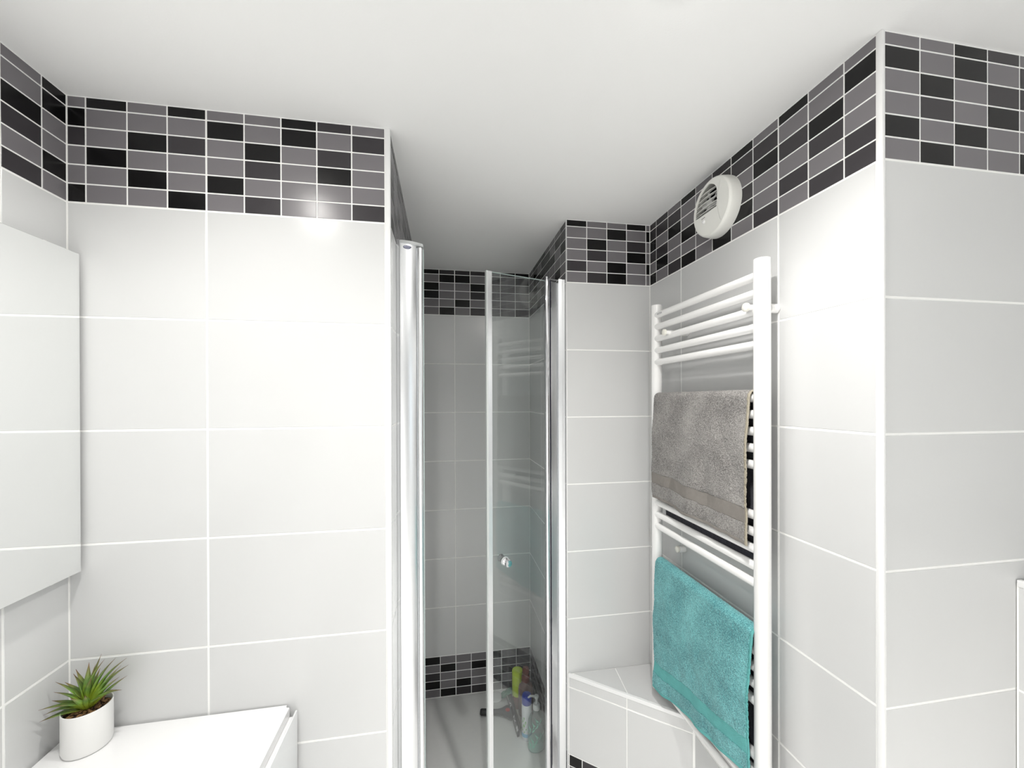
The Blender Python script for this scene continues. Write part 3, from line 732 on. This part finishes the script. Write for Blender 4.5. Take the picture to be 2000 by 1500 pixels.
fs = [f for f in bm.faces if len(f.verts) > 4]; bmesh.ops.delete(bm, geom=fs, context='FACES')
obj('label_stripe', bm, G['bluepr'], b2)
# lime bottle and brown bottle at the back
b3 = thing('shampoo_bottle', 'lime green round bottle nearest the back corner of the shower', 'bottle', P(.362, 1.985, ZT))
bm = bmesh.new(); lathe(bm, [(.0001, 0), (.024, 0), (.026, .003), (.026, .060), (.0001, .060)], seg=32); obj('bottle_base', bm, G['brown'], b3, True)
bm = bmesh.new(); lathe(bm, [(.0265, .060), (.0275, .064), (.0275, .176), (.026, .181), (.020, .1815), (.019, .179), (.0001, .179)], seg=36); obj('bottle_cap', bm, G['lime'], b3, True)
b4 = thing('shampoo_bottle', 'translucent brown bottle with a red-brown cap behind the spray can', 'bottle', P(.392, 1.925, ZT))
bm = bmesh.new(); lathe(bm, [(.0001, 0), (.033, 0), (.036, .005), (.036, .125), (.033, .145), (.022, .158), (.014, .163), (.0001, .163)], seg=36, sy_=.7); obj('bottle_body', bm, G['brownlight'], b4, True)
bm = bmesh.new(); lathe(bm, [(.0195, .163), (.0205, .166), (.0205, .186), (.015, .190), (.0135, .196), (.0165, .203), (.0165, .222), (.013, .228), (.0001, .229)], seg=32); obj('bottle_cap', bm, G['brown'], b4, True)
# squeegee
s0 = Vector(base_xy(990, 1360)); s1 = Vector(base_xy(1012, 1441)); hd = Vector(base_xy(938, 1398))
sq = thing('squeegee', 'dark grey shower squeegee with black grip lying on the tray', 'squeegee', at_tray(*((s0+s1)/2)))
md = (s0+s1)/2; dirb = (s1-s0).normalized(); perp = (hd-md); perp = perp.normalized(); Lh = (hd-md).length; Lb = (s1-s0).length/2
def sqp(a, b, z): v = dirb*a+perp*b; return Vector((v.x, v.y, z))
bm = bmesh.new()
def hexa(bm, c): 
    vs = [bm.verts.new(p) for p in c]
    for f in ((0, 1, 2, 3), (7, 6, 5, 4), (0, 4, 5, 1), (1, 5, 6, 2), (2, 6, 7, 3), (3, 7, 4, 0)): bm.faces.new([vs[i] for i in f])
hexa(bm, [sqp(-Lb, -.006, .006), sqp(Lb, -.006, .006), sqp(Lb, .004, .002), sqp(-Lb, .004, .002), sqp(-Lb, -.010, .036), sqp(Lb, -.010, .036), sqp(Lb, .003, .032), sqp(-Lb, .003, .032)])
obj('blade_holder', bm, G['dkgrey'], sq)
bm = bmesh.new(); hexa(bm, [sqp(-Lb, -.0005, .030), sqp(Lb, -.0005, .030), sqp(Lb, .005, .026), sqp(-Lb, .005, .026), sqp(-Lb, -.0005, .038), sqp(Lb, -.0005, .038), sqp(Lb, .006, .034), sqp(-Lb, .006, .034)])
obj('metal_strip', bm, G['chrome'], sq)
bm = bmesh.new(); hexa(bm, [sqp(-Lb, -.010, .030), sqp(Lb, -.010, .030), sqp(Lb, -.008, .030), sqp(-Lb, -.008, .030), sqp(-Lb, -.014, .047), sqp(Lb, -.014, .047), sqp(Lb, -.0125, .047), sqp(-Lb, -.0125, .047)])
obj('rubber_blade', bm, G['black'], sq)
bm = bmesh.new()
sec = [(.0, .048, .010), (.02, .044, .011), (.045, .024, .012), (.07, .014, .012), (.10, .0125, .012)]
prev = None
for (b, hw, hh) in sec:
    r8 = []
    for k in range(12):
        t = 2*math.pi*k/12; r8.append(bm.verts.new(sqp(hw*math.cos(t), b, .018+hh*math.sin(t))))
    if prev:
        for k in range(12): bm.faces.new((prev[k], prev[(k+1) % 12], r8[(k+1) % 12], r8[k]))
    else: bm.faces.new(r8[::-1])
    prev = r8
bm.faces.new(prev); obj('handle', bm, G['dkgrey'], sq, True)
bm = bmesh.new(); cyl(bm, sqp(0, .092, .018), sqp(0, Lh-.006, .018), .0145, seg=24); cyl(bm, sqp(0, Lh-.006, .018), sqp(0, Lh, .018), .0145, .011, seg=24); obj('grip', bm, G['black'], sq, True)
bm = bmesh.new(); cyl(bm, sqp(0, .022, .026), sqp(0, .022, .0298), .011, seg=24); o = obj('button', bm, G['red'], sq, True); o['label'] = 'red round button'
# green cloth over the far end of the squeegee
cx_, cy_ = s0.x+.010, s0.y-.030
bm = bmesh.new(); n = 26
gv = [[None]*(n+1) for _ in range(n+1)]
for i in range(n+1):
    for j in range(n+1):
        a = (i/n-.5)*.088; b = (j/n-.5)*.045; r2_ = (a/.046)**2+(b/.03)**2
        z = .047*max(0, 1-r2_*.42)+.012*noise.noise(Vector((a*60, b*60, 1.7)))+.006*noise.noise(Vector((a*150, b*150, 3)))
        gv[i][j] = bm.verts.new((a*.95+.12*b, b+.006*math.sin(a*70), max(.0475 if abs(a+.004) < .014 else .004, z+.004)))
for i in range(n):
    for j in range(n): bm.faces.new((gv[i][j], gv[i+1][j], gv[i+1][j+1], gv[i][j+1]))
o = obj('cloth', bm, G['cloth'], None, True); o.location = at_tray(cx_, cy_)
so = o.modifiers.new('thickness', 'SOLIDIFY'); so.thickness = .002; so.offset = 1
tag(o, 'crumpled green cloth draped over the far end of the squeegee', 'cloth')
